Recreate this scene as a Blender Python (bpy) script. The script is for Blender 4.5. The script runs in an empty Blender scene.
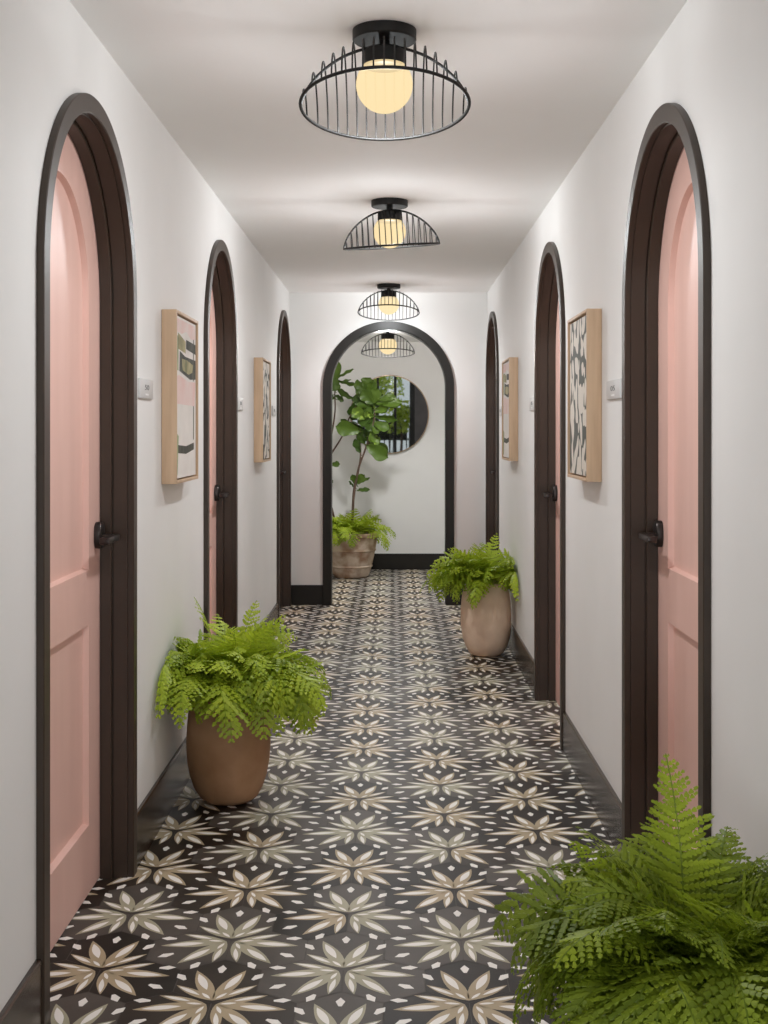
import bpy, bmesh, math, random
from mathutils import Vector, Matrix, Euler
import numpy as np

PI = math.pi
sc = bpy.context.scene
COL = sc.collection

# ---------------------------------------------------------------- dimensions (metres)
EYE = 1.36
XL, XR = -0.806, 0.733            # corridor side walls
YB, YE = 1.15, 9.45               # corridor begins / end wall
H = 2.43                          # corridor ceiling
YE2, YA = 9.58, 11.85             # alcove begins / alcove far wall
HA = 2.22                         # alcove ceiling
AX0, AX1 = -1.45, 1.25            # alcove side walls
WT = 0.16                         # wall thickness

# ================================================================ materials
def new_mat(name):
    m = bpy.data.materials.new(name); m.use_nodes = True
    nt = m.node_tree; nt.nodes.clear()
    out = nt.nodes.new('ShaderNodeOutputMaterial')
    b = nt.nodes.new('ShaderNodeBsdfPrincipled')
    nt.links.new(b.outputs[0], out.inputs[0])
    return m, nt, b, out

def noisy(name, c1, c2, scale=8.0, rough=0.6, spec=0.4, bump=0.0, bump_scale=60, detail=4, stretch=(1,1,1), lo=0.35, hi=0.65, metallic=0.0, coat=0.0):
    m, nt, b, out = new_mat(name)
    tc = nt.nodes.new('ShaderNodeTexCoord')
    mp = nt.nodes.new('ShaderNodeMapping'); mp.inputs['Scale'].default_value = stretch
    nt.links.new(tc.outputs['Object'], mp.inputs[0])
    n = nt.nodes.new('ShaderNodeTexNoise'); n.inputs['Scale'].default_value = scale; n.inputs['Detail'].default_value = detail
    nt.links.new(mp.outputs[0], n.inputs['Vector'])
    r = nt.nodes.new('ShaderNodeValToRGB')
    r.color_ramp.elements[0].position = lo; r.color_ramp.elements[0].color = (*c1, 1)
    r.color_ramp.elements[1].position = hi; r.color_ramp.elements[1].color = (*c2, 1)
    nt.links.new(n.outputs['Fac'], r.inputs[0]); nt.links.new(r.outputs[0], b.inputs['Base Color'])
    b.inputs['Roughness'].default_value = rough
    b.inputs['Specular IOR Level'].default_value = spec
    b.inputs['Metallic'].default_value = metallic
    b.inputs['Coat Weight'].default_value = coat
    if bump > 0:
        n2 = nt.nodes.new('ShaderNodeTexNoise'); n2.inputs['Scale'].default_value = bump_scale; n2.inputs['Detail'].default_value = 3
        nt.links.new(mp.outputs[0], n2.inputs['Vector'])
        bp = nt.nodes.new('ShaderNodeBump'); bp.inputs['Strength'].default_value = bump; bp.inputs['Distance'].default_value = 0.002
        nt.links.new(n2.outputs['Fac'], bp.inputs['Height']); nt.links.new(bp.outputs[0], b.inputs['Normal'])
    return m

M = {}
M['wall'] = noisy('wall_paint', (.775,.765,.75), (.80,.79,.775), 2.5, .72, .2, .08, 220)
M['ceiling'] = noisy('ceiling_paint', (.89,.88,.865), (.91,.90,.885), 2.0, .9, .08, .06, 200)
M['trim'] = noisy('umber_gloss_paint', (.031,.0175,.0095), (.037,.0215,.012), 5, .42, .6, .03, 90)
M['base'] = noisy('umber_semigloss_paint', (.036,.022,.0135), (.043,.027,.017), 5, .26, .7, .03, 90)
M['arch_trim'] = noisy('black_brown_paint', (.013,.011,.0095), (.018,.015,.012), 5, .4, .35, .05, 90)
M['pink'] = noisy('pink_door_paint', (.76,.485,.415), (.79,.51,.44), 6, .42, .4, .06, 120, stretch=(3,3,.3))
M['metal_black'] = noisy('black_powdercoat', (.0065,.006,.0055), (.010,.009,.0085), 30, .5, .3)
M['lock_metal'] = noisy('dark_bronze_metal', (.035,.026,.024), (.05,.04,.036), 40, .32, .5, metallic=.6)
M['oak'] = noisy('pale_maple_wood', (.50,.345,.225), (.63,.45,.30), 3, .5, .35, .1, 60, detail=8, stretch=(14,14,1.2), lo=.3, hi=.7)
M['gap'] = noisy('shadow_gap_wood', (.05,.035,.025), (.07,.05,.035), 10, .7, .2)
M['canvas'] = noisy('primed_canvas', (.76,.72,.68), (.82,.78,.74), 9, .8, .2, .2, 500)
M['art_pink'] = noisy('art_pink_wash', (.80,.56,.52), (.82,.72,.69), 7, .8, .2, lo=.3, hi=.7)
M['art_charcoal'] = noisy('art_charcoal', (.045,.045,.035), (.10,.10,.08), 12, .7, .2)
M['art_olive'] = noisy('art_olive_gold', (.20,.20,.10), (.52,.45,.25), 14, .7, .2)
M['art_green'] = noisy('art_sage', (.28,.33,.17), (.42,.46,.27), 14, .7, .2)
M['sign'] = noisy('sign_grey', (.60,.595,.585), (.63,.62,.61), 10, .45, .4)
M['sign_text'] = noisy('sign_text_grey', (.16,.16,.165), (.19,.19,.19), 10, .5, .4)
M['sign_white'] = noisy('sign_white', (.80,.80,.79), (.84,.84,.83), 10, .5, .4)
M['soil'] = noisy('potting_soil', (.012,.008,.005), (.035,.024,.015), 60, .95, .1, .6, 120)
M['pot_brown'] = noisy('umber_clay', (.29,.148,.07), (.45,.265,.15), 7, .62, .3, .25, 50, lo=.25, hi=.75)
M['pot_pink'] = noisy('pale_pink_clay', (.72,.50,.36), (.87,.65,.49), 8, .7, .25, .25, 50, lo=.25, hi=.75)
M['pot_white'] = noisy('limewashed_terracotta', (.33,.20,.13), (.62,.50,.40), 9, .8, .2, .3, 40, lo=.35, hi=.62)
M['bark'] = noisy('bark', (.075,.045,.033), (.14,.09,.065), 40, .8, .2, .5, 80, stretch=(1,1,.3))
M['grout'] = noisy('grout', (.085,.076,.066), (.11,.10,.09), 20, .8, .2)
M['mirror_frame'] = noisy('bronze_rim', (.30,.22,.15), (.36,.27,.19), 20, .35, .5, metallic=.8)
M['lobby_wall'] = noisy('lobby_dark_plaster', (.075,.068,.068), (.10,.09,.088), 4, .6, .3)
M['lobby_floor'] = noisy('lobby_floor', (.10,.09,.08), (.14,.12,.11), 4, .5, .3)
M['terrace'] = noisy('pale_paving', (.60,.60,.58), (.70,.70,.68), 3, .7, .3)
M['patio_metal'] = noisy('dark_patio_metal', (.012,.011,.010), (.02,.018,.016), 20, .5, .4)

def art_organic():
    m, nt, b, out = new_mat('art_organic_shapes')
    tc = nt.nodes.new('ShaderNodeTexCoord')
    mp = nt.nodes.new('ShaderNodeMapping'); mp.inputs['Scale'].default_value = (1, 1.1, .85)
    nt.links.new(tc.outputs['Object'], mp.inputs[0])
    n0 = nt.nodes.new('ShaderNodeTexNoise'); n0.inputs['Scale'].default_value = 7; n0.inputs['Detail'].default_value = 1
    nt.links.new(mp.outputs[0], n0.inputs['Vector'])
    mx = nt.nodes.new('ShaderNodeVectorMath'); mx.operation = 'MULTIPLY_ADD'
    mx.inputs[1].default_value = (.12,.12,.12)
    nt.links.new(n0.outputs['Color'], mx.inputs[0]); nt.links.new(mp.outputs[0], mx.inputs[2])
    v = nt.nodes.new('ShaderNodeTexVoronoi'); v.feature = 'SMOOTH_F1'; v.inputs['Scale'].default_value = 16
    v.inputs['Smoothness'].default_value = .35
    nt.links.new(mx.outputs[0], v.inputs['Vector'])
    r = nt.nodes.new('ShaderNodeValToRGB'); r.color_ramp.interpolation = 'LINEAR'
    r.color_ramp.elements[0].position = .54; r.color_ramp.elements[0].color = (.78,.73,.66,1)
    r.color_ramp.elements[1].position = .56; r.color_ramp.elements[1].color = (.125,.13,.115,1)
    nt.links.new(v.outputs['Distance'], r.inputs[0]); nt.links.new(r.outputs[0], b.inputs['Base Color'])
    b.inputs['Roughness'].default_value = .8
    return m
M['art_organic'] = art_organic()

def leaf_mat(name, dark, mid, light, trans=.35, rough=.45):
    m, nt, b, out = new_mat(name)
    at = nt.nodes.new('ShaderNodeAttribute'); at.attribute_name = 'tone'
    tc = nt.nodes.new('ShaderNodeTexCoord')
    n = nt.nodes.new('ShaderNodeTexNoise'); n.inputs['Scale'].default_value = 25
    nt.links.new(tc.outputs['Object'], n.inputs['Vector'])
    ad = nt.nodes.new('ShaderNodeMath'); ad.operation = 'MULTIPLY_ADD'; ad.inputs[1].default_value = .35
    nt.links.new(n.outputs['Fac'], ad.inputs[0]); nt.links.new(at.outputs['Fac'], ad.inputs[2])
    r = nt.nodes.new('ShaderNodeValToRGB')
    r.color_ramp.elements[0].position = .15; r.color_ramp.elements[0].color = (*dark, 1)
    e = r.color_ramp.elements.new(.65); e.color = (*mid, 1)
    r.color_ramp.elements[1].position = 1.0
    r.color_ramp.elements[-1].position = 1.15 if False else 1.0; r.color_ramp.elements[-1].color = (*light, 1)
    nt.links.new(ad.outputs[0], r.inputs[0]); nt.links.new(r.outputs[0], b.inputs['Base Color'])
    b.inputs['Roughness'].default_value = rough; b.inputs['Specular IOR Level'].default_value = .35
    t = nt.nodes.new('ShaderNodeBsdfTranslucent'); nt.links.new(r.outputs[0], t.inputs['Color'])
    mix = nt.nodes.new('ShaderNodeMixShader'); mix.inputs[0].default_value = trans
    nt.links.new(b.outputs[0], mix.inputs[1]); nt.links.new(t.outputs[0], mix.inputs[2])
    nt.links.new(mix.outputs[0], out.inputs[0])
    return m
M['fern'] = leaf_mat('fern_green', (.22,.32,.02), (.56,.67,.05), (.78,.83,.15))
M['fern_deep'] = leaf_mat('fern_deep_green', (.14,.20,.014), (.42,.51,.038), (.64,.69,.11))  # darker copy of the fern green; dimmer light is put into the colour
M['ficus'] = leaf_mat('fig_leaf_green', (.036,.075,.010), (.115,.19,.024), (.28,.40,.06), .22, .38)
M['stem_green'] = noisy('fern_stem', (.10,.13,.03), (.14,.16,.04), 20, .6, .3)

def globe_mat():
    m, nt, b, out = new_mat('opal_glass_glow')
    nt.nodes.remove(b)
    e = nt.nodes.new('ShaderNodeEmission')
    e.inputs['Color'].default_value = (1.0, .78, .43, 1); e.inputs['Strength'].default_value = 1.06
    t = nt.nodes.new('ShaderNodeBsdfTransparent')
    mx = nt.nodes.new('ShaderNodeMixShader'); mx.inputs[0].default_value = .72
    nt.links.new(t.outputs[0], mx.inputs[1]); nt.links.new(e.outputs[0], mx.inputs[2])
    nt.links.new(mx.outputs[0], out.inputs[0])
    return m
M['globe'] = globe_mat()

def mirror_mat():
    m, nt, b, out = new_mat('mirror_silver')
    n = nt.nodes.new('ShaderNodeTexNoise'); n.inputs['Scale'].default_value = 2
    b.inputs['Base Color'].default_value = (.82,.83,.82,1); b.inputs['Metallic'].default_value = 1
    r = nt.nodes.new('ShaderNodeMapRange'); r.inputs['To Min'].default_value = .012; r.inputs['To Max'].default_value = .018
    nt.links.new(n.outputs['Fac'], r.inputs[0]); nt.links.new(r.outputs[0], b.inputs['Roughness'])
    return m
M['mirror'] = mirror_mat()

def pane_mat():
    m, nt, b, out = new_mat('window_glass')
    n = nt.nodes.new('ShaderNodeFresnel'); n.inputs['IOR'].default_value = 1.3
    t = nt.nodes.new('ShaderNodeBsdfTransparent'); t.inputs['Color'].default_value = (.96,.98,.97,1)
    g = nt.nodes.new('ShaderNodeBsdfGlossy'); g.inputs['Roughness'].default_value = .02
    mx = nt.nodes.new('ShaderNodeMixShader')
    nt.links.new(n.outputs[0], mx.inputs[0]); nt.links.new(t.outputs[0], mx.inputs[1]); nt.links.new(g.outputs[0], mx.inputs[2])
    nt.links.new(mx.outputs[0], out.inputs[0]); nt.nodes.remove(b)
    return m
M['pane'] = pane_mat()

# floor tile materials
TILE_R = .5
M['t_dark'] = noisy('tile_espresso', (.0155,.0100,.0066), (.022,.0145,.0100), 6, TILE_R, .25, .08, 120)
M['t_dark2'] = noisy('tile_umber', (.027,.018,.012), (.037,.026,.018), 6, TILE_R, .25, .08, 120)
M['t_grey'] = noisy('tile_slate', (.070,.057,.048), (.090,.075,.064), 6, TILE_R, .25, .08, 120)
M['p_tan'] = noisy('petal_tan', (.39,.31,.195), (.45,.36,.235), 6, TILE_R, .25)
M['p_sage'] = noisy('petal_sage', (.36,.335,.235), (.43,.40,.29), 6, TILE_R, .25)
M['cream'] = noisy('petal_cream', (.83,.80,.75), (.88,.85,.80), 6, TILE_R, .25)

# ================================================================ object helpers
def link(o, parent=None):
    COL.objects.link(o)
    if parent is not None: o.parent = parent
    return o
def mesh_obj(name, verts, faces, mats, parent=None, mi=None, smooth=False, angle=35, loc=None):
    me = bpy.data.meshes.new(name)
    me.from_pydata([tuple(v) for v in verts], [], faces)
    if not isinstance(mats, (list, tuple)): mats = [mats]
    for m in mats: me.materials.append(m)
    if mi is not None: me.polygons.foreach_set('material_index', mi)
    if smooth:
        me.polygons.foreach_set('use_smooth', [True]*len(me.polygons))
        me.set_sharp_from_angle(angle=math.radians(angle))
    me.update()
    o = bpy.data.objects.new(name, me)
    link(o, parent)
    if loc is not None: o.location = loc
    return o
def recalc(o):
    bm = bmesh.new(); bm.from_mesh(o.data); bmesh.ops.recalc_face_normals(bm, faces=bm.faces); bm.to_mesh(o.data); bm.free(); return o
def bm_obj(name, bm, mats, parent=None, smooth=False, angle=35, fix=True):
    if fix: bmesh.ops.recalc_face_normals(bm, faces=bm.faces)
    me = bpy.data.meshes.new(name); bm.to_mesh(me); bm.free()
    if not isinstance(mats, (list, tuple)): mats = [mats]
    for m in mats: me.materials.append(m)
    if smooth:
        me.polygons.foreach_set('use_smooth', [True]*len(me.polygons))
        me.set_sharp_from_angle(angle=math.radians(angle))
    o = bpy.data.objects.new(name, me); return link(o, parent)
def empty(name, loc=(0,0,0), rot=(0,0,0), parent=None):
    o = bpy.data.objects.new(name, None); o.location = loc; o.rotation_euler = rot; o.empty_display_size = .1
    return link(o, parent)
def tag(o, label, cat, group=None):
    o['label'] = label; o['category'] = cat
    if group: o['group'] = group
    return o
def struct(o, label, cat):
    o['kind'] = 'structure'; o['label'] = label; o['category'] = cat
    return o
def box(bm, x0, x1, y0, y1, z0, z1, bevel=0.0, mat=0):
    r = bmesh.ops.create_cube(bm, size=1.0)
    vs = r['verts']
    for v in vs:
        v.co = Vector(((x0+x1)/2 + v.co.x*(x1-x0), (y0+y1)/2 + v.co.y*(y1-y0), (z0+z1)/2 + v.co.z*(z1-z0)))
    fs = {f for v in vs for f in v.link_faces}
    for f in fs: f.material_index = mat
    if bevel > 0:
        es = list({e for v in vs for e in v.link_edges})
        bmesh.ops.bevel(bm, geom=es, offset=bevel, segments=2, profile=.5, affect='EDGES')
def box_obj(name, x0, x1, y0, y1, z0, z1, mat, parent=None, bevel=0.0):
    bm = bmesh.new(); box(bm, x0, x1, y0, y1, z0, z1, bevel)
    return bm_obj(name, bm, mat, parent, smooth=bevel > 0, angle=40)
def tube(bm, pts, rad, seg=8, closed=False, caps=True):
    """sweep a circle along pts; rad a float or a list"""
    pts = [Vector(p) for p in pts]; n = len(pts)
    rs = rad if isinstance(rad, (list, tuple)) else [rad]*n
    rings = []
    up = None
    for i, p in enumerate(pts):
        a = pts[(i-1) % n] if (closed or i > 0) else p
        b = pts[(i+1) % n] if (closed or i < n-1) else p
        t = (b-a).normalized()
        if up is None:
            up = Vector((0,0,1)) if abs(t.z) < .9 else Vector((1,0,0))
        s = t.cross(up)
        if s.length < 1e-5: s = t.orthogonal()
        s.normalize(); up = s.cross(t).normalized()
        rings.append([bm.verts.new(p + (s*math.cos(2*PI*k/seg) + up*math.sin(2*PI*k/seg))*rs[i]) for k in range(seg)])
    m = n if closed else n-1
    for i in range(m):
        A, B = rings[i], rings[(i+1) % n]
        off = 0
        if closed and i == n-1:
            off = min(range(seg), key=lambda o: (A[0].co-B[o].co).length)
        for k in range(seg):
            bm.faces.new((A[k], A[(k+1) % seg], B[(k+1+off) % seg], B[(k+off) % seg]))
    if caps and not closed:
        bm.faces.new(rings[0]); bm.faces.new(rings[-1])
def lathe(bm, prof, seg=48, cap_bottom=True, cap_top=False, wob=None):
    rings = []
    for r, z in prof:
        rings.append([bm.verts.new(((r + (wob(2*PI*k/seg, z) if wob else 0))*math.cos(2*PI*k/seg), (r + (wob(2*PI*k/seg, z) if wob else 0))*math.sin(2*PI*k/seg), z)) for k in range(seg)])
    for A, B in zip(rings, rings[1:]):
        for k in range(seg): bm.faces.new((A[k], A[(k+1) % seg], B[(k+1) % seg], B[k]))
    if cap_bottom: bm.faces.new(rings[0][::-1])
    if cap_top: bm.faces.new(rings[-1])

# ================================================================ walls with arched openings
def wall_solid(name, u0, u1, z0, z1, openings, T, t0, t1, mat, parent=None, n=40):
    """T(u, z, t) -> xyz; the wall between t0 and t1; openings = [(uc, r, spring)]"""
    V, F = [], []
    def face(pts, flip=False):
        i = len(V); V.extend(pts); F.append(list(range(i, i+len(pts))))
    def both(a, b, c, d):                      # (u,z) quads on both faces
        for t in (t0, t1): face([T(p[0], p[1], t) for p in (a, b, c, d)])
    u = u0
    for uc, r, sp in sorted(openings):
        if uc - r > u + 1e-5: both((u, z0), (uc-r, z0), (uc-r, z1), (u, z1))
        P = [(uc - r*math.cos(PI*k/n), sp + r*math.sin(PI*k/n)) for k in range(n+1)]
        for a, b in zip(P, P[1:]):
            both(a, b, (b[0], z1), (a[0], z1))
        Q = [(uc-r, z0)] + P + [(uc+r, z0)]
        for a, b in zip(Q, Q[1:]):
            face([T(*a, t0), T(*b, t0), T(*b, t1), T(*a, t1)])
        u = uc + r
    if u1 > u + 1e-5: both((u, z0), (u1, z0), (u1, z1), (u, z1))
    for a, b in (((u0, z0), (u0, z1)), ((u1, z0), (u1, z1)), ((u0, z1), (u1, z1))):
        face([T(*a, t0), T(*b, t0), T(*b, t1), T(*a, t1)])
    o = mesh_obj(name, V, F, mat, parent)
    bm = bmesh.new(); bm.from_mesh(o.data)
    bmesh.ops.remove_doubles(bm, verts=bm.verts, dist=1e-5)
    bmesh.ops.recalc_face_normals(bm, faces=bm.faces); bm.to_mesh(o.data); bm.free()
    return o

def arch_sweep(name, prof, spring, z0, T, mat, parent=None, n=56, uc=0.0):
    """closed profile [(r, t)] swept up one side, round the arch and down the other"""
    st = [(-1, 0, z0), (-1, 0, spring)]
    st += [(-math.cos(PI*k/n), math.sin(PI*k/n), spring) for k in range(1, n)]
    st += [(1, 0, spring), (1, 0, z0)]
    V, F = [], []
    m = len(prof)
    for cu, cz, zb in st:
        for r, t in prof: V.append(T(uc + cu*r, zb + cz*r, t))
    for i in range(len(st)-1):
        for k in range(m):
            a, b = i*m+k, i*m+(k+1) % m
            F.append([a, b, b+m, a+m])
    F.append(list(range(m))); F.append([(len(st)-1)*m+k for k in range(m)][::-1])
    o = mesh_obj(name, V, F, mat, parent)
    recalc(o)
    o.data.polygons.foreach_set('use_smooth', [True]*len(o.data.polygons)); o.data.set_sharp_from_angle(angle=math.radians(25))
    return o

# door openings: u = distance along the corridor
SPRING_L, SPRING_R = 1.742, 1.731
DOORS_L = [3.245, 5.67, 8.91]
DOORS_R = [3.30, 5.66, 8.895]
R_HOLE = .466
R_OUT = {0: .5, 1: .5, 2: .495}
TL = lambda u, z, t: (XL - t, u, z)          # t > 0 goes into the wall
TR = lambda u, z, t: (XR + t, u, z)
TE = lambda u, z, t: (u, YE + t, z)

w = wall_solid('wall_left', YB, YE2, 0, H, [(d, R_HOLE, SPRING_L) for d in DOORS_L], TL, 0, WT, M['wall'])
struct(w, 'off-white corridor wall with three arched pink doors on the left', 'wall')
w = wall_solid('wall_right', YB, YE2, 0, H, [(d, R_HOLE, SPRING_R) for d in DOORS_R], TR, 0, WT, M['wall'])
struct(w, 'off-white corridor wall with three arched pink doors on the right', 'wall')
ARC_X, ARC_SP = -.035, 1.694
w = wall_solid('wall_end', XL, XR, 0, H, [(ARC_X, .47, ARC_SP)], TE, 0, YE2-YE, M['wall'])
struct(w, 'off-white end wall with a dark arched opening', 'wall')

# ceiling, alcove
c = box_obj('ceiling', XL-WT, XR+WT, YB, YE2, H, H+.12, M['ceiling']); struct(c, 'plain off-white corridor ceiling with wire lights', 'ceiling')
c = box_obj('ceiling_alcove', AX0-WT, AX1+WT, YE2, YA+WT, HA, HA+.33, M['ceiling']); struct(c, 'lower ceiling of the alcove behind the arch', 'ceiling')
w = box_obj('wall_far', AX0-WT, AX1+WT, YA, YA+WT, 0, HA, M['wall']); struct(w, 'far alcove wall with the round mirror', 'wall')
w = box_obj('wall_alcove_left', AX0-WT, AX0, YE2, YA, 0, HA, M['wall']); struct(w, 'side wall of the alcove, left of the arch', 'wall')
w = box_obj('wall_alcove_right', AX1, AX1+WT, YE2, YA, 0, HA, M['wall']); struct(w, 'side wall of the alcove, right of the arch', 'wall')
w = box_obj('wall_alcove_front', AX0-WT, XL-WT, YE2-.12, YE2, 0, HA, M['wall']); struct(w, 'alcove return wall left of the corridor', 'wall')
w = box_obj('wall_alcove_front.001', XR+WT, AX1+WT, YE2-.12, YE2, 0, HA, M['wall']); struct(w, 'alcove return wall right of the corridor', 'wall')

# baseboards
BH, BT = .165, .013
def baseboard(name, u0, u1, T, label, h=BH, m='base'):
    prof = [(0, 0), (-BT, 0), (-BT, h-.004), (-BT+.004, h), (0, h)]
    V, F = [], []
    for u in (u0, u1):
        for t, z in prof: V.append(T(u, z, t))
    k = len(prof)
    for i in range(k): F.append([i, (i+1) % k, k+(i+1) % k, k+i])
    F += [list(range(k)), list(range(k, 2*k))[::-1]]
    o = recalc(mesh_obj(name, V, F, M[m])); struct(o, label, 'baseboard'); return o
for side, T, ds in (('left', TL, DOORS_L), ('right', TR, DOORS_R)):
    cuts = [YB] + [x for d, i in zip(ds, range(3)) for x in (d-R_OUT[i], d+R_OUT[i])] + [YE-BT]
    names = ['before the nearest door', 'between the nearest and middle doors', 'between the middle and farthest doors', 'beside the far corner']
    for i in range(4):
        a, b = cuts[2*i], cuts[2*i+1]
        if b - a > .03: baseboard('baseboard_%s' % side, a, b, T, 'glossy dark brown baseboard on the %s wall, %s' % (side, names[i]))
baseboard('baseboard_end', XL, ARC_X-.51, TE, 'black baseboard on the end wall left of the arch', .155, 'arch_trim')
baseboard('baseboard_end', ARC_X+.51, XR, TE, 'black baseboard on the end wall right of the arch', .155, 'arch_trim')
baseboard('baseboard_far', AX0, AX1, lambda u, z, t: (u, YA+t, z), 'black baseboard of the far alcove wall under the mirror', .155, 'arch_trim')
baseboard('baseboard_alcove_left', YE2, YA-BT, lambda u, z, t: (AX0-t, u, z), 'black baseboard on the left alcove side wall', .155, 'arch_trim')
baseboard('baseboard_alcove_right', YE2, YA-BT, lambda u, z, t: (AX1+t, u, z), 'black baseboard on the right alcove side wall', .155, 'arch_trim')

# end arch trim
ar = arch_sweep('trim_1', [(.51, 0), (.51, -.021), (.507, -.024), (.449, -.024), (.446, -.021), (.446, -.004), (.443, -.004),
                           (.443, YE2-YE+.004), (.446, YE2-YE+.004), (.446, YE2-YE+.02), (.51, YE2-YE+.02), (.51, YE2-YE), (.47, YE2-YE), (.47, 0)],
                ARC_SP, 0, lambda u, z, t: (ARC_X+u, YE+t, z), M['arch_trim'])
struct(ar, 'black arched casing around the opening in the end wall', 'trim')

# ================================================================ doors
def build_door(n, side, d, ro, label):
    """side -1 left wall, +1 right wall; local u along corridor, handle at the far side"""
    T0 = (lambda u, z, t: (-t, u, z)) if side < 0 else (lambda u, z, t: (t, u, z))
    SPRING = SPRING_L if side < 0 else SPRING_R
    root = empty('door_%d' % n, ((XL if side < 0 else XR), d, 0))
    struct(root, label, 'door')
    ri = .450
    arch_sweep('casing', [(ri, 0), (ri, -.0155), (ri+.0025, -.018), (ro-.0025, -.018), (ro, -.0155), (ro, 0)], SPRING, 0, T0, M['trim'], root)
    arch_sweep('jamb', [(R_HOLE, 0.0005), (.445, 0.0005), (.445, .043), (.447, .045), (.447, .047), (.436, .047), (.434, .049), (.434, .081), (.447, .081), (.447, .13), (R_HOLE, .13)],
               SPRING, 0, T0, M['trim'], root)
    # leaf
    tf, tp, rec = .083, .100, .006
    R, r = .445, .307
    zb, z1, z2, z3 = .006, .205, .79, .95
    V, F = [], []
    def quad(*pts):
        i = len(V); V.extend([T0(*p) for p in pts]); F.append(list(range(i, i+len(pts))))
    def arc(rad, k, m, t, lo=-1): return (-rad*math.cos(PI*k/m), SPRING + rad*math.sin(PI*k/m), t)
    m = 48
    # ring between outer arch and panel arch + stiles
    for k in range(m): quad(arc(R, k, m, tf), arc(R, k+1, m, tf), arc(r, k+1, m, tf), arc(r, k, m, tf))
    for s in (-1, 1):
        quad((s*R, zb, tf), (s*r, zb, tf), (s*r, SPRING, tf), (s*R, SPRING, tf))
    quad((-r, zb, tf), (r, zb, tf), (r, z1, tf), (-r, z1, tf))
    quad((-r, z2, tf), (r, z2, tf), (r, z3, tf), (-r, z3, tf))
    # recesses: upper panel outline and lower panel outline with sloped sides
    up = [(-r, z3), (-r, SPRING)] + [(-r*math.cos(PI*k/m), SPRING+r*math.sin(PI*k/m)) for k in range(1, m)] + [(r, SPRING), (r, z3)]
    q = r-rec
    upi = [(-q, z3+rec), (-q, SPRING)] + [(-q*math.cos(PI*k/m), SPRING+q*math.sin(PI*k/m)) for k in range(1, m)] + [(q, SPRING), (q, z3+rec)]
    lo = [(-r, z1), (-r, z2), (r, z2), (r, z1)]
    loi = [(-q, z1+rec), (-q, z2-rec), (q, z2-rec), (q, z1+rec)]
    for A, B in ((up, upi), (lo, loi)):
        for k in range(len(A)):
            a, b, c_, e = A[k], A[(k+1) % len(A)], B[(k+1) % len(A)], B[k]
            quad((*a, tf), (*b, tf), (*c_, tp), (*e, tp))
        quad(*[(*p, tp) for p in B])
    # edge and back
    ou = [(-R, zb), (-R, SPRING)] + [(-R*math.cos(PI*k/m), SPRING+R*math.sin(PI*k/m)) for k in range(1, m)] + [(R, SPRING), (R, zb)]
    for k in range(len(ou)):
        a, b = ou[k], ou[(k+1) % len(ou)]
        quad((*a, tf), (*b, tf), (*b, tf+.044), (*a, tf+.044))
    quad(*[(*p, tf+.044) for p in ou])
    leaf = mesh_obj('door_leaf', V, F, M['pink'], root)
    bm = bmesh.new(); bm.from_mesh(leaf.data); bmesh.ops.remove_doubles(bm, verts=bm.verts, dist=1e-5)
    bmesh.ops.recalc_face_normals(bm, faces=bm.faces); bm.to_mesh(leaf.data); bm.free()
    leaf['label'] = 'pink arched door leaf with two recessed panels'
    # handle set: rounded rose, neck and a flat lever pointing back along the door
    hz, hu = 1.045, .392
    hd = empty('door_handle', T0(hu, hz, tf), parent=root)
    S = side
    bm = bmesh.new()
    prof = [(.0, .001), (1, .001), (1, .017), (.93, .0205), (0, .0205)]
    seg = 40
    rings = []
    for f, t in prof:
        rings.append([bm.verts.new(T0(.030*f*math.copysign(abs(math.cos(2*PI*k/seg))**.8, math.cos(2*PI*k/seg)), .040*f*math.copysign(abs(math.sin(2*PI*k/seg))**.8, math.sin(2*PI*k/seg)), -t)) for k in range(seg)] if f > 0 else [bm.verts.new(T0(0, 0, -t))])
    for A, B in zip(rings, rings[1:]):
        for k in range(seg):
            if len(A) == 1: bm.faces.new((A[0], B[k], B[(k+1) % seg]))
            elif len(B) == 1: bm.faces.new((A[k], A[(k+1) % seg], B[0]))
            else: bm.faces.new((A[k], A[(k+1) % seg], B[(k+1) % seg], B[k]))
    bm_obj('rose', bm, M['lock_metal'], hd, True, 40)
    bm = bmesh.new()
    tube(bm, [T0(-.004, -.008, -.018), T0(-.004, -.008, -.05)], .0125, 20)
    bm_obj('neck', bm, M['lock_metal'], hd, True, 40)
    bm = bmesh.new()
    xs = sorted((T0(0, 0, -.040)[0], T0(0, 0, -.068)[0]))
    box(bm, xs[0], xs[1], -.125, .014, -.017, .003, .004)
    bm_obj('lever', bm, M['lock_metal'], hd, True, 40)
    return root
nm = {1: 'nearest', 2: 'middle', 3: 'farthest'}
for i, d in enumerate(DOORS_L): build_door(i+1, -1, d, R_OUT[i], 'arched pink door in dark casing, %s on the left wall' % nm[i+1])
for i, d in enumerate(DOORS_R): build_door(i+4, 1, d, R_OUT[i], 'arched pink door in dark casing, %s on the right wall' % nm[i+1])

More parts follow.
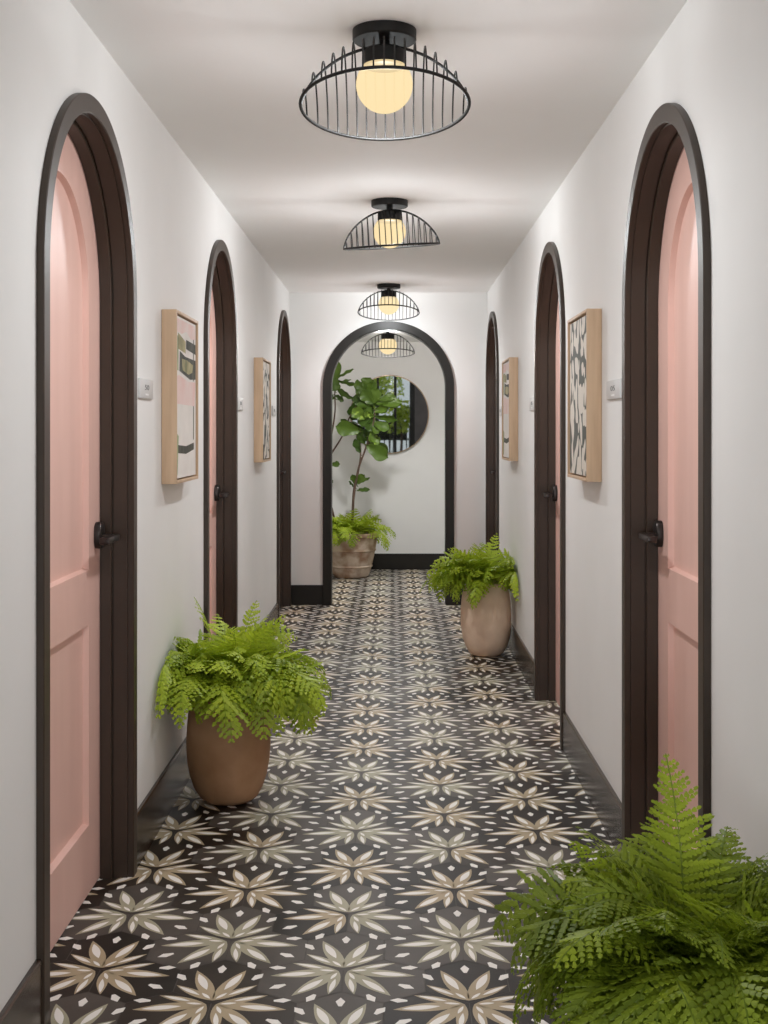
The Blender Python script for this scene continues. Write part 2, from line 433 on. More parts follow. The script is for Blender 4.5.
# ================================================================ floor of hexagonal tiles
def build_floor():
    rnd = random.Random(11)
    P = .204; RR = P/math.sqrt(3)
    V, F, MI = [], [], []
    mats = [M['grout'], M['t_dark'], M['t_dark2'], M['t_grey'], M['p_tan'], M['p_sage'], M['cream']]
    def poly(pts, z, mi):
        i = len(V); V.extend([(x, y, z) for x, y in pts]); F.append(list(range(i, i+len(pts)))); MI.append(mi)
    def petal(vx, vy, ang, base, L, W, s0=0.0, s1=1.0, pw=.9, n=8):
        c, s = math.cos(ang), math.sin(ang)
        pts = []
        for k in range(n+1):
            f = k/n; w_ = W/2*math.sin(PI*f**pw)**.9 if 0 < f < 1 else 0
            pts.append((f, w_))
        o = []
        for f, w_ in pts: o.append((base + L*(s0 + (s1-s0)*f), w_))
        for f, w_ in pts[-2:0:-1]: o.append((base + L*(s0 + (s1-s0)*f), -w_))
        return [(vx + a*c - b*s, vy + a*s + b*c) for a, b in o]
    # grout bed
    i0 = len(V)
    def slab(x0, x1, y0, y1):
        poly([(x0, y0), (x1, y0), (x1, y1), (x0, y1)], -.0008, 0)
    slab(-1.1, 1.0, .9, YE2); slab(AX0, AX1, YE2, YA)
    G = .0014
    for i in range(-7, 7):
        for j in range(-8, 30):
            vx = -.125 + 1.5*P*i; vy = 3.06 + math.sqrt(3)*P*j + (math.sqrt(3)*P/2 if i % 2 else 0)
            u = rnd.random(); fl = 1 if u < .36 else (2 if u < .55 else 3)
            for a in (90, 210, 330):
                A = math.radians(a)
                cx, cy = vx + RR*math.cos(A), vy + RR*math.sin(A)
                x0, x1 = (-1.05, .98) if cy < YE2-.4 else (AX0, AX1)
                if not (x0 < cx < x1 and 1.0 < cy < YA): continue
                t = fl
                if rnd.random() < .10: t = rnd.choice((1, 2, 3))
                poly([(cx + (RR-G)*math.cos(math.radians(30+60*k)), cy + (RR-G)*math.sin(math.radians(30+60*k))) for k in range(6)], 0, t)
                pm = 5 if t == 3 else 4
                aa = A
                if rnd.random() < .012: aa = A + PI; wx, wy = cx + RR*math.cos(A), cy + RR*math.sin(A)
                else: wx, wy = vx, vy
                ca, sa = math.cos(aa), math.sin(aa)
                qx, qy = wx + .013*ca, wy + .013*sa          # the fan springs from just inside the corner
                for sg in (-1, 1):
                    poly(petal(qx, qy, aa + sg*math.radians(51), .0, .128, .0275), .00012, pm)
                for sg in (-1, 1):
                    poly(petal(qx, qy, aa + sg*math.radians(21), .0, .172, .041), .00020, pm)
                for sg in (-1, 1):
                    poly(petal(qx, qy, aa + sg*math.radians(51.5), .0, .128, .0125, .34, .92, 1.0), .00030, 6)
                    poly(petal(qx, qy, aa + sg*math.radians(21), .0, .172, .0205, .34, .88, 1.0), .00030, 6)
                    poly(petal(qx, qy, aa + sg*math.radians(38), .0, .130, .0095, .08, .38, 1.0), .00030, 6)
                def kite(ang, rad, l, w_):
                    c, s = math.cos(ang), math.sin(ang)
                    q = [(rad+l*.55, 0), (rad+.1*l, w_), (rad-l*.45, w_*.35), (rad-l*.45, -w_*.35), (rad+.1*l, -w_)]
                    poly([(wx + p*c - r_*s, wy + p*s + r_*c) for p, r_ in q], .00012, 6)
                kite(aa, .180, .044, .0115)
                for sg in (-1, 1): kite(aa + sg*math.radians(34.5), .166, .042, .0115)
    return mesh_obj('floor', V, F, mats, mi=MI)
fl = struct(build_floor(), 'hexagonal cement tile floor with cream leaf fans on black and grey', 'floor')

# ================================================================ ceiling lights
def build_light(x, y, ztop, tilt, roll, label):
    root = empty('ceiling_light', (x, y, ztop)); tag(root, label, 'ceiling light', 'wire dome lights along the ceiling')
    bm = bmesh.new()
    lathe(bm, [(.002, -.029), (.082, -.029), (.0855, -.0255), (.0855, 0)], 56, True, True)
    bm_obj('canopy', bm, M['metal_black'], root, True, 40)
    bm = bmesh.new(); tube(bm, [(0,0,-.028), (0,0,-.056)], .014, 20); bm_obj('stem', bm, M['metal_black'], root, True, 40)
    bm = bmesh.new()
    lathe(bm, [(.002, -.098), (.052, -.098), (.0555, -.095), (.0555, -.056), (.050, -.051), (.002, -.051)], 48, True, True)
    bm_obj('socket', bm, M['metal_black'], root, True, 40)
    bm = bmesh.new(); bmesh.ops.create_uvsphere(bm, u_segments=48, v_segments=28, radius=.076)
    bmesh.ops.delete(bm, geom=[f for f in bm.faces if f.calc_center_median().z > .058], context='FACES')
    g = bm_obj('globe', bm, M['globe'], root, True, 80); g.location = (0, 0, -.145)
    g['label'] = 'glowing warm white glass globe'
    # wire dome: pivot at its crown on the stem
    A, B = .224, .168
    dome = lambda px, py: -B + B*(1 - min(1, (px*px+py*py)/(A*A)))**.66
    bm = bmesh.new()
    tube(bm, [(A*math.cos(2*PI*k/72), A*math.sin(2*PI*k/72), -B) for k in range(72)], .0046, 8, closed=True)
    cage = bm_obj('wire_shade', bm, M['metal_black'], root, True, 60)
    cage.location = (0, 0, -.043); cage.rotation_euler = (tilt, roll, 0)
    bm = bmesh.new()
    tube(bm, [(A*math.cos(PI*k/48), 0, dome(A*math.cos(PI*k/48), 0)) for k in range(49)], .0042, 8)
    bm_obj('spine', bm, M['metal_black'], cage, True, 60)
    for k in range(17):
        px = -.212 + .424*k/16
        Y = A*math.sqrt(max(0, 1-(px/A)**2))
        bm = bmesh.new()
        tube(bm, [(px, Y*math.cos(PI*q/28), dome(px, Y*math.cos(PI*q/28))) for q in range(29)], .0025, 6)
        bm_obj('wire', bm, M['metal_black'], cage, True, 60)
    return root
LAMPS = [(-.023, 3.255, H, 9.5, -.5, 'black wire dome ceiling light with glowing globe, nearest the camera'),
         (-.016, 5.675, H, -7, -3.4, 'black wire dome ceiling light, second from the camera, rim seen edge-on'),
         (-.031, 8.94, H, 9, 0.5, 'small black wire dome ceiling light just in front of the end arch'),
         (-.043, 10.27, HA, 6, 0, 'farthest black wire dome ceiling light, seen through the end arch')]
P_GLOW, P_DOWN = 68.0, 195.0
for i, (x, y, zt, ti, ro, lb) in enumerate(LAMPS):
    build_light(x, y, zt, math.radians(-ti), math.radians(ro), lb)
    for kind, pw in (('POINT', P_GLOW), ('SPOT', P_DOWN)):      # the bulb: an all-round glow, most of it thrown downwards
        ld = bpy.data.lights.new('bulb_light', kind); ld.energy = pw*(.66, 1.1, .68, 1.5)[i]; ld.color = (.93, .975, 1.0) if i < 3 else (1.0, .96, .93); ld.shadow_soft_size = .05
        if kind == 'POINT':                                     # strength cut straight up, shaped to keep the ceiling free of hot spots
            ld.use_nodes = True; lt = ld.node_tree; em = next(n for n in lt.nodes if n.type == 'EMISSION')
            tc = lt.nodes.new('ShaderNodeTexCoord'); sx = lt.nodes.new('ShaderNodeSeparateXYZ'); lt.links.new(tc.outputs['Normal'], sx.inputs[0])
            last = sx.outputs['Z']
            for op, v, first in (('MULTIPLY', 1.0, False), ('MAXIMUM', .3, False), ('DIVIDE', .3, True), ('POWER', 3.0, False)):
                q = lt.nodes.new('ShaderNodeMath'); q.operation = op
                i, j = (1, 0) if first else (0, 1)
                lt.links.new(last, q.inputs[i]); q.inputs[j].default_value = v; last = q.outputs[0]
            lt.links.new(last, em.inputs['Strength'])
        if kind == 'SPOT': ld.spot_size = math.radians(178); ld.spot_blend = 1.0
        lo = bpy.data.objects.new('bulb_light', ld); lo.location = (x, y, zt-(.165 if kind == 'POINT' else .145)); link(lo)

# ================================================================ framed art
def build_art(side, d0, d1, kind, label):
    T0 = (lambda u, z, t: (t, u, z)) if side < 0 else (lambda u, z, t: (-t, u, z))    # t > 0 comes out of the wall
    x = XL if side < 0 else XR
    z0, z1 = (1.172, 1.780) if side < 0 else (1.178, 1.786)
    w_, h = d1-d0, z1-z0
    root = empty('framed_picture', (x, d0, z0)); tag(root, label, 'picture', 'framed pictures on the corridor walls')
    def bx(bm, u0, u1, a0, a1, t0, t1, bev=0):
        xs = sorted((T0(0, 0, t0)[0], T0(0, 0, t1)[0]))
        box(bm, xs[0], xs[1], u0, u1, a0, a1, bev)
    f = .011
    bm = bmesh.new()
    bx(bm, 0, f, 0, h, .001, .054, .0012); bx(bm, w_-f, w_, 0, h, .001, .054, .0012)
    bx(bm, f, w_-f, 0, f, .001, .054, .0012); bx(bm, f, w_-f, h-f, h, .001, .054, .0012)
    bm_obj('frame', bm, M['oak'], root, True, 30)
    bm = bmesh.new(); bx(bm, f, w_-f, f, h-f, .004, .012); bm_obj('backing', bm, M['gap'], root)
    g = f+.006
    cw, ch = w_-2*g, h-2*g
    if kind == 'organic':
        bm = bmesh.new(); bx(bm, g, w_-g, g, h-g, .0121, .046, .001)
        o = bm_obj('canvas', bm, M['art_organic'], root, True, 30)
        o['label'] = 'canvas of cream blobs with grey-green gaps'
    else:
        V, F, MI = [], [], []
        def pl(pts, t, mi):
            i = len(V); V.extend([T0(g + cw*(1-a if side > 0 else a) if False else g + cw*a, g + ch*b, t) for a, b in pts]); F.append(list(range(i, i+len(pts)))); MI.append(mi)
        t = .046
        c4 = [(0, 0), (1, 0), (1, 1), (0, 1)]
        pl(c4, t, 0)
        for k in range(4):
            a, b = c4[k], c4[(k+1) % 4]
            i = len(V); V.extend([T0(g+cw*a[0], g+ch*a[1], t), T0(g+cw*b[0], g+ch*b[1], t), T0(g+cw*b[0], g+ch*b[1], .0121), T0(g+cw*a[0], g+ch*a[1], .0121)]); F.append([i, i+1, i+2, i+3]); MI.append(0)
        fl_ = (lambda a: a) if side < 0 else (lambda a: 1-a if False else a)
        # shapes: a runs from the near edge to the far edge of the canvas
        if side > 0: fx = lambda a: 1-a      # the same print, so its left-right order flips along this wall
        else: fx = lambda a: a
        def P(pts, dz, mi): pl([(fx(a), b) for a, b in pts], t+dz, mi)
        P([(.02,.905), (.3,.90), (.5,.925), (.75,.89), (.98,.90), (.985,.985), (.02,.985)], .0003, 1)
        P([(.12,.90), (.48,.86), (.48,.785), (.12,.80)], .0003, 3)
        P([(.50,.875), (.99,.865), (.99,.80), (.50,.815)], .0004, 2)
        P([(.20,.79), (.45,.765), (.99,.76), (.99,.635), (.70,.625), (.18,.665)], .0003, 2)
        P([(.30,.745), (.55,.745), (.86,.725), (.82,.675), (.62,.655), (.32,.675)], .0006, 3)
        P([(.02,.665), (.14,.665), (.14,.87), (.02,.90)], .0003, 4)
        P([(.02,.46), (.94,.455), (.99,.615), (.62,.61), (.16,.64), (.02,.62)], .0002, 1)
        P([(.86,.235), (.90,.235), (.90,.455), (.86,.455)], .0004, 2)
        P([(.86,.62), (.90,.62), (.90,.90), (.86,.90)], .0002, 2)
        P([(.13,.155), (.50,.145), (.90,.17), (.90,.215), (.50,.195), (.13,.205)], .0004, 2)
        P([(.0,.02), (.10,.02), (.15,.26), (.06,.28), (.0,.28)], .0003, 4)
        o = mesh_obj('canvas', V, F, [M['canvas'], M['art_pink'], M['art_charcoal'], M['art_olive'], M['art_green']], root, mi=MI)
        recalc(o)
        o['label'] = 'abstract canvas of blush, charcoal and olive blocks'
    return root
build_art(-1, 4.225, 4.695, 'blocks', 'framed blush and charcoal abstract on the left wall beside the nearest door')
build_art(-1, 7.03, 7.49, 'organic', 'small far framed cream-blob pattern on the left wall')
build_art(1, 4.26, 4.73, 'organic', 'framed cream-blob pattern on grey, right wall beside the nearest door')
build_art(1, 7.11, 7.58, 'blocks', 'small far framed blush and charcoal abstract on the right wall')

# ================================================================ room signs
def build_sign(side, d0, d1, z0, z1, text, label):
    root = empty('room_sign', ((XL if side < 0 else XR), (d0+d1)/2, (z0+z1)/2)); tag(root, label, 'sign', 'grey plates beside the doors')
    w_, h = d1-d0, z1-z0
    s = 1 if side < 0 else -1
    bm = bmesh.new(); xs = sorted((s*.0005, s*.008)); box(bm, xs[0], xs[1], -w_/2, w_/2, -h/2, h/2, .0015)
    bm_obj('plate', bm, M['sign'], root, True, 40)
    cu = bpy.data.curves.new('lettering', 'FONT'); cu.body = text; cu.size = .036; cu.align_x = 'CENTER'; cu.align_y = 'CENTER'; cu.extrude = .0004
    tmp = bpy.data.objects.new('tmp', cu); COL.objects.link(tmp)
    dg = bpy.context.evaluated_depsgraph_get(); me = bpy.data.meshes.new_from_object(tmp.evaluated_get(dg))
    bpy.data.objects.remove(tmp)
    me.materials.clear(); me.materials.append(M['sign_text'])
    o = bpy.data.objects.new('lettering', me); link(o, root)
    o.location = (s*.0085, 0, h*.05); o.rotation_euler = (PI/2, 0, s*PI/2); o.scale = (w_*.0105/.0021*.42 if False else w_/.2*1.9, h/.063*.66, 1)
    bm = bmesh.new(); xs = sorted((s*.008, s*.0088)); box(bm, xs[0], xs[1], -w_*.12, w_*.12, -h*.34, -h*.25)
    bm_obj('raised_bar', bm, M['sign_white'], root)
    return root
build_sign(-1, 3.835, 4.045, 1.462, 1.525, '50', 'small grey room sign on the left wall past the nearest door')
build_sign(1, 3.885, 4.13, 1.462, 1.525, '05', 'small grey room sign on the right wall past the nearest door')
build_sign(-1, 6.27, 6.47, 1.462, 1.528, '50', 'small grey room sign on the left wall past the middle door')
build_sign(1, 6.24, 6.46, 1.462, 1.530, '05', 'small grey room sign on the right wall past the middle door')
build_sign(-1, 8.06, 8.28, 1.455, 1.522, '50', 'small pale room sign on the left wall before the farthest door')
build_sign(1, 8.12, 8.30, 1.455, 1.520, '05', 'small pale room sign on the right wall before the farthest door')

# ================================================================ ferns
class Foliage:
    def __init__(s): s.V, s.F, s.T = [], [], []
    def face(s, pts, tone):
        i = len(s.V); s.V.extend(pts); s.F.append(tuple(range(i, i+len(pts)))); s.T.append(tone)
    def build(s, name, mat, parent):
        me = bpy.data.meshes.new(name); me.from_pydata(s.V, [], s.F); me.materials.append(mat)
        a = me.attributes.new('tone', 'FLOAT', 'FACE'); a.data.foreach_set('value', s.T)
        me.update(); o = bpy.data.objects.new(name, me); return link(o, parent)

def frond(fo, base, az, elev, L, droop, rnd, lim, tone, npin=15, nleaf=7, wide=.42):
    """a twice-divided fern frond: arching midrib, pinnae both sides, small leaflets along each pinna"""
    N = 24
    p = Vector(base); e = elev; pts = [p.copy()]; dirs = []
    az2 = az; wander = rnd.uniform(-.03, .03)
    for i in range(N):
        f = i/N
        d = Vector((math.cos(az2)*math.cos(e), math.sin(az2)*math.cos(e), math.sin(e)))
        dirs.append(d); p = p + d*(L/N); pts.append(lim(p.copy()))
        e -= droop*(.35 + 1.3*f)/N
        e = max(e, -1.45)
        az2 += rnd.uniform(-.06, .06) + wander
    dirs.append(dirs[-1])
    side = Vector((-math.sin(az), math.cos(az), 0))
    tw = rnd.uniform(-.8, .8)
    # midrib ribbon
    wr = .0016
    for i in range(N):
        a, b = pts[i], pts[i+1]
        s = side*wr
        fo.face([a-s, a+s, b+s*.8, b-s*.8], .02)
    Lp = L*wide
    for k in range(npin):
        f = .20 + .80*(k+.5)/npin
        j = min(N-1, int(f*N)); o = pts[j].lerp(pts[j+1], f*N-j)
        d = dirs[j]
        nrm = d.cross(side).normalized()
        sd = (side*math.cos(tw) + nrm*math.sin(tw)).normalized()
        nrm = d.cross(sd).normalized()
        g = (f-.20)/.80
        ln = Lp*min(1, .62+1.6*g)*(1-g)**.72*rnd.uniform(.85, 1.08)
        if ln < .006: continue
        fa = 1.12 - .35*g
        for sg in (-1, 1):
            pd = (d*math.cos(fa) + sd*sg*math.sin(fa)).normalized()
            pd = (pd - Vector((0, 0, 1))*rnd.uniform(.0, .42)).normalized()
            pn = nrm*1.0
            ps = pd.cross(pn).normalized(); pn = ps.cross(pd).normalized()
            m = max(2, int(nleaf*ln/Lp+1.5))
            cur = rnd.uniform(.05, .30)
            tn = tone + rnd.uniform(-.12, .12)
            lw = ln/m; sp = L*.80/npin
            for q in range(m):
                h = (q+.5)/m
                c0 = o + pd*ln*h - pn*ln*cur*h*h
                ll = min(sp*.56, ln*.40)*(1-h)**.55*(1.0 if q else .8) + .0015
                for s2 in (-1, 1):
                    ld = (ps*s2*.86 + pd*.5).normalized()
                    lt = c0 + ld*ll - pn*ll*.22
                    lm = c0 + ld*ll*.5
                    wv = pd*lw*.56
                    fo.face([lim(c0 - wv*.95), lim(lm - wv*.80), lim(lt), lim(lm + wv*.75 + ld*ll*.12), lim(c0 + wv*.95)], tn + rnd.uniform(-.05, .05))
            tip = o + pd*ln*1.04 - pn*ln*cur
            c0 = o + pd*ln*.86 - pn*ln*cur*.74
            fo.face([lim(c0-ps*lw*.4), lim(tip), lim(c0+ps*lw*.4)], tn)

def fern(name, parent, centre, rim_r, rim_z, n, L0, seed, lim, mat, detail=1.0, reach=1.0, extra=None, tone0=.25):
    rnd = random.Random(seed); fo = Foliage()
    for k in range(n):
        az = rnd.uniform(0, 2*PI); layer = rnd.random()
        rr = rim_r*rnd.uniform(.1, .8)
        base = Vector((centre[0] + rr*math.cos(az), centre[1] + rr*math.sin(az), rim_z - .01))
        if layer < .40:     # arching over the rim and hanging down
            el = rnd.uniform(.6, 1.1); L = L0*rnd.uniform(.85, 1.25); dr = rnd.uniform(2.5, 3.7); tn = tone0 + rnd.uniform(-.12, .22)
        elif layer < .75:   # spreading
            el = rnd.uniform(.85, 1.3); L = L0*rnd.uniform(.75, 1.1); dr = rnd.uniform(1.5, 2.6); tn = tone0 + rnd.uniform(.0, .35)
        else:               # upright centre
            el = rnd.uniform(1.2, 1.55); L = L0*rnd.uniform(.65, .95); dr = rnd.uniform(.9, 2.3); tn = tone0 + rnd.uniform(.05, .45)
        frond(fo, base, az, el, L*reach, dr, rnd, lim, tn, npin=int(11*detail+1), nleaf=int(6.5*detail+1), wide=rnd.uniform(.34, .48))
    for e in (extra or []):
        frond(fo, Vector(e[0]), e[1], e[2], e[3], e[4], rnd, lim, e[5], npin=int(14*detail+1), nleaf=int(6*detail+1), wide=.30)
    return fo.build(name, mat, parent)

EGG = [(.020, 0), (.055, .0), (.082, .006), (.105, .022), (.125, .055), (.140, .10), (.149, .15), (.153, .20), (.153, .245), (.151, .29),
       (.147, .34), (.141, .38), (.132, .41), (.120, .432), (.111, .441), (.105, .443), (.100, .440), (.099, .425), (.104, .40)]
def egg_planter(x, y, label, pot, fern_mat, seed, lim, n, L0, detail, extra=None, rot=0, tone0=.25, reach=1.0):
    root = empty('potted_fern', (x, y, 0)); tag(root, label, 'potted plant', 'ferns in egg-shaped clay planters')
    rnd = random.Random(seed*7)
    a1, a2 = rnd.uniform(0, 6), rnd.uniform(0, 6)
    bm = bmesh.new(); lathe(bm, EGG, 72, True, False, wob=lambda a, z: .0016*math.sin(3*a+a1+z*6) + .001*math.sin(7*a+a2-z*11))
    p = bm_obj('planter', bm, pot, root, True, 50)
    bm = bmesh.new(); lathe(bm, [(.002, .412), (.06, .418), (.1005, .411)][::-1], 40, False, True)
    bm_obj('soil', bm, M['soil'], p, True, 60)
    l2 = lambda v: lim(v + Vector((x, y, 0))) - Vector((x, y, 0))
    fern('fern_fronds', root, (0, 0), .095, .425, n, L0, seed, l2, fern_mat, detail, reach, extra, tone0)
    return root
def limiter(side):
    def f(v):
        v = Vector(v)
        if side < 0 and v.x < XL+.018: v.x = XL+.018 + min(.03, (XL+.018-v.x)*.12)
        if side > 0 and v.x > XR-.018: v.x = XR-.018 - min(.03, (v.x-XR+.018)*.12)
        if v.z < .02: v.z = .02
        return v
    return f
egg_planter(-.602, 4.46, 'bushy fern in dark brown egg-shaped planter on the floor by the left wall', M['pot_brown'], M['fern'], 5, limiter(-1), 125, .345, 1.0,
            extra=[((-.07, -.06, .43), -2.25, .75, .56, 2.3, .45), ((-.04, -.08, .43), -2.05, .6, .48, 2.1, .35), ((.08, -.03, .43), -.35, .75, .40, 2.6, .3),
                   ((.07, -.06, .43), -.7, .65, .46, 2.3, .4), ((-.05, .05, .43), 2.4, 1.45, .33, .7, .55), ((.03, .05, .43), 1.1, 1.4, .32, .8, .5)])
egg_planter(.563, 7.34, 'fern in pale pink clay planter against the right wall, before the arch', M['pot_pink'], M['fern'], 9, limiter(1), 115, .34, .9,
            extra=[((-.08, -.02, .43), 3.3, .75, .36, 2.7, .35), ((-.06, -.06, .43), -2.6, .7, .46, 2.3, .3), ((.05, -.08, .43), -1.1, .7, .52, 2.3, .5),
                   ((.08, -.05, .43), -.8, .8, .46, 2.4, .45), ((.02, .05, .43), 1.2, 1.45, .32, .6, .5)])
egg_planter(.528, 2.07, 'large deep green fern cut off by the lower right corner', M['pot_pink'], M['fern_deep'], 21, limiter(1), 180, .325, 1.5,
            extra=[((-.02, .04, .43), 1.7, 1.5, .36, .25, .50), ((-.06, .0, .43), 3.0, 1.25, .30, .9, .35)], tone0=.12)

# ================================================================ fiddle-leaf fig in the alcove
FX, FY = -.387, 11.24
def build_fig(root_loc, label, mirror=False):
    root = empty('potted_fig_tree', root_loc); tag(root, label, 'potted tree')
    bm = bmesh.new()
    prof = [(.02, 0), (.135, 0), (.158, .012), (.172, .045), (.186, .085), (.189, .097), (.198, .100), (.201, .107), (.197, .114), (.194, .118),
            (.206, .17), (.218, .225), (.222, .245), (.230, .248), (.233, .255), (.229, .263), (.227, .267), (.236, .32), (.243, .375),
            (.252, .380), (.254, .405), (.250, .415), (.236, .415), (.230, .40), (.226, .37)]
    lathe(bm, prof, 72, True, False)
    p = bm_obj('planter', bm, M['pot_white'], root, True, 45)
    p['label'] = 'limewashed terracotta planter with two raised bands'
    bm = bmesh.new(); lathe(bm, [(.002, .385), (.1, .39), (.2275, .378)][::-1], 40, False, True); bm_obj('soil', bm, M['soil'], p, True, 60)
    def C(cx, cy, dy=0.0):
        px, py = 320 + cx/6.4, 350 + cy/6.4
        k = (FY+dy)/1215
        return Vector(((px-393)*k - FX, dy, EYE + (430-py)*k))
    stems = [([C(205, 1000, -.02)*1, C(215, 930, -.02), C(232, 830, -.02), C(252, 740, 0), C(285, 650, 0), C(320, 540, -.02), C(345, 450, -.03), C(352, 380, -.02)], .0135, .006),
             ([C(195, 1010, .03), C(222, 900, .03), C(243, 790, .03), C(258, 690, .03), C(258, 600, .04), C(240, 545, .05), C(215, 470, .05)], .010, .005),
             ([C(120, 1010, .06), C(40, 860, .08), C(45, 720, .08), C(75, 660, .08), C(120, 590, .08), C(150, 535, .08), C(185, 440, .06), C(235, 350, .05)], .011, .005),
             ([C(90, 1015, .10), C(30, 800, .14), C(62, 600, .14), C(85, 480, .13), C(97, 380, .12), C(95, 280, .11), C(100, 200, .10)], .011, .005)]
    base_z = .38
    bm = bmesh.new()
    for pts, r0, r1 in stems:
        pts = [Vector(q) for q in pts]
        pts[0].z = base_z
        q = []
        for i in range(len(pts)-1):          # smooth the polyline
            a = pts[max(0, i-1)]; b = pts[i]; c_ = pts[i+1]; e = pts[min(len(pts)-1, i+2)]
            for s in range(5):
                t = s/5
                q.append(.5*((2*b) + (c_-a)*t + (2*a-5*b+4*c_-e)*t*t + (3*b-a-3*c_+e)*t**3))
        q.append(pts[-1])
        tube(bm, q, [r0 + (r1-r0)*i/(len(q)-1) for i in range(len(q))], 10)
    bm_obj('trunk', bm, M['bark'], root, True, 60)
    rnd = random.Random(4); fo = Foliage()
    def leaf(b, t, w_, roll, tone, dyb=0.0, dyt=0.0):
        b = Vector(b); t = Vector(t)
        d = (t-b); L = d.length; d.normalize()
        view = Vector((0, -1, 0))
        s = d.cross(view)
        if s.length < .05: s = Vector((1, 0, 0))
        s.normalize(); n = s.cross(d).normalized()
        s2 = (s*math.cos(roll) + n*math.sin(roll)); n2 = s2.cross(d).normalized()
        NU, NV = 12, 6
        prof = [0, .34, .52, .62, .68, .76, .87, .97, 1.0, .96, .82, .55, .10]
        bend = rnd.uniform(.06, .22)
        rows = []
        for i in range(NU+1):
            u = i/NU
            row = []
            for j in range(-NV//2, NV//2+1):
                v = j/(NV/2)
                h = -L*bend*u*u + abs(v)**1.3*w_*.13 + .006*math.sin(u*17+v*3)*abs(v)
                row.append(b + d*L*u + s2*v*w_/2*prof[i] + n2*h)
            rows.append(row)
        for i in range(NU):
            for j in range(NV):
                fo.face([rows[i][j], rows[i][j+1], rows[i+1][j+1], rows[i+1][j]], tone)
        # petiole
        a = b - d*.03
        sp = s2*.003
        fo.face([a-sp, a+sp, b+sp, b-sp], tone*.5)
    LV = [  # base x,y  tip x,y  width(crop px) roll tone depth(base) depth(tip)
        (95,225, 112,70, 62, .2, .55, .08, .04), (100,190, 210,118, 34, .9, .45, .08, 0), (105,225, 70,110, 70, .3, .30, .1, .12),
        (100,215, 195,185, 26, 1.0, .45, .1, .02), (105,190, 235,228, 40, -.9, .22, .08, .05), (96,180, 98,262, 66, .3, .25, .06, 0),
        (215,310, 110,262, 52, .8, .22, .05, .0), (95,290, 152,325, 44, .7, .12, .1, .1), (95,310, 60,290, 40, .6, .2, .1, .1),
        (250,300, 238,190, 52, .5, .42, .03, .0), (300,250, 320,178, 100, .2, .45, .0, -.04), (280,300, 262,205, 70, .3, .28, .0, -.02),
        (300,300, 345,205, 66, -.4, .50, .0, -.05), (340,345, 268,258, 84, .2, .36, -.02, -.06), (345,340, 372,250, 62, .2, .62, -.03, -.08),
        (350,330, 480,288, 56, .7, .50, -.02, -.08), (360,345, 515,325, 66, .5, .55, -.03, -.12), (355,380, 440,352, 50, -.6, .62, -.03, -.08),
        (350,400, 425,375, 52, .7, .72, -.03, -.06), (335,350, 232,352, 56, -.7, .30, 0, -.04), (250,360, 235,285, 74, .3, .10, .05, .05),
        (225,330, 190,420, 62, .6, .06, .05, .06), (225,400, 205,450, 48, .4, .06, .06, .06), (285,440, 212,378, 80, .15, .78, -.04, -.10),
        (340,425, 285,405, 46, .5, .8, -.05, -.1), (255,520, 102,490, 98, .15, .45, -.02, -.09), (255,500, 130,455, 50, .8, .32, 0, -.04),
        (340,440, 240,455, 90, -.4, .08, -.02, -.04), (345,440, 310,520, 84, .3, .10, -.02, -.06), (350,420, 490,450, 52, -.7, .36, -.04, -.12),
        (345,470, 440,505, 66, .4, .42, -.03, -.10), (335,490, 375,535, 50, .5, .55, -.03, -.08), (330,520, 335,590, 52, .4, .72, -.02, -.06),
        (325,560, 375,600, 44, .6, .78, -.02, -.07), (300,610, 428,690, 96, -.15, .50, -.02, -.10), (260,660, 222,570, 56, .5, .10, .03, .02),
        (290,600, 240,530, 60, .6, .10, .03, .0), (295,560, 300,500, 60, .5, .10, .02, .02), (75,735, 122,728, 40, .3, .35, .05, .0), (60,740, 40,700, 50, .3, .3, .08, .1),
        (235,860, 205,800, 44, .3, .42, 0, -.04), (238,855, 282,800, 56, .3, .62, 0, -.05), (245,860, 312,812, 26, .9, .10, 0, -.05),
        (235,900, 315,890, 34, .7, .14, 0, -.06), (225,880, 185,840, 22, .8, .2, 0, -.02), (60,850, 82,835, 30, .4, .3, .06, .02),
        (60,420, 20,380, 60, .3, .35, .12, .1), (70,500, 10,520, 70, .3, .3, .1, .08), (90,260, 20,200, 70, .3, .4, .1, .1), (60,640, 5,610, 64, .4, .35, .1, .1),
        (270,400, 330,365, 70, .3, .40, .0, -.03), (265,420, 300,330, 70, -.3, .25, .02, .0), (320,300, 395,270, 60, .4, .45, 0, -.03), (300,350, 360,300, 70, .4, .35, .01, .0)]
    for bx_, by_, tx_, ty_, wd, rl, tn, d0, d1 in LV:
        leaf(C(bx_, by_, d0), C(tx_, ty_, d1), wd*.00144*1.05, rl, tn)
    fg = fo.build('fig_leaves', M['ficus'], root); fg.data.polygons.foreach_set('use_smooth', [True]*len(fg.data.polygons))
    bm = bmesh.new(); bm.from_mesh(fg.data); bmesh.ops.remove_doubles(bm, verts=bm.verts, dist=2e-5); bm.to_mesh(fg.data); bm.free()
    def lim(v):
        v = Vector(v)
        v.y = min(v.y, YA-FY-.02); v.z = max(v.z, .03)
        return v
    o = fern('fern_fronds', root, (0, 0), .20, .385, 80, .34, 33, lim, M['fern'], .85, 1.0, None, .22)
    o['label'] = 'bright green fern at the foot of the fig'
    return root
fig = build_fig((FX, FY, 0), 'tall fiddle-leaf fig with fern underplanting in limewashed terracotta planter')

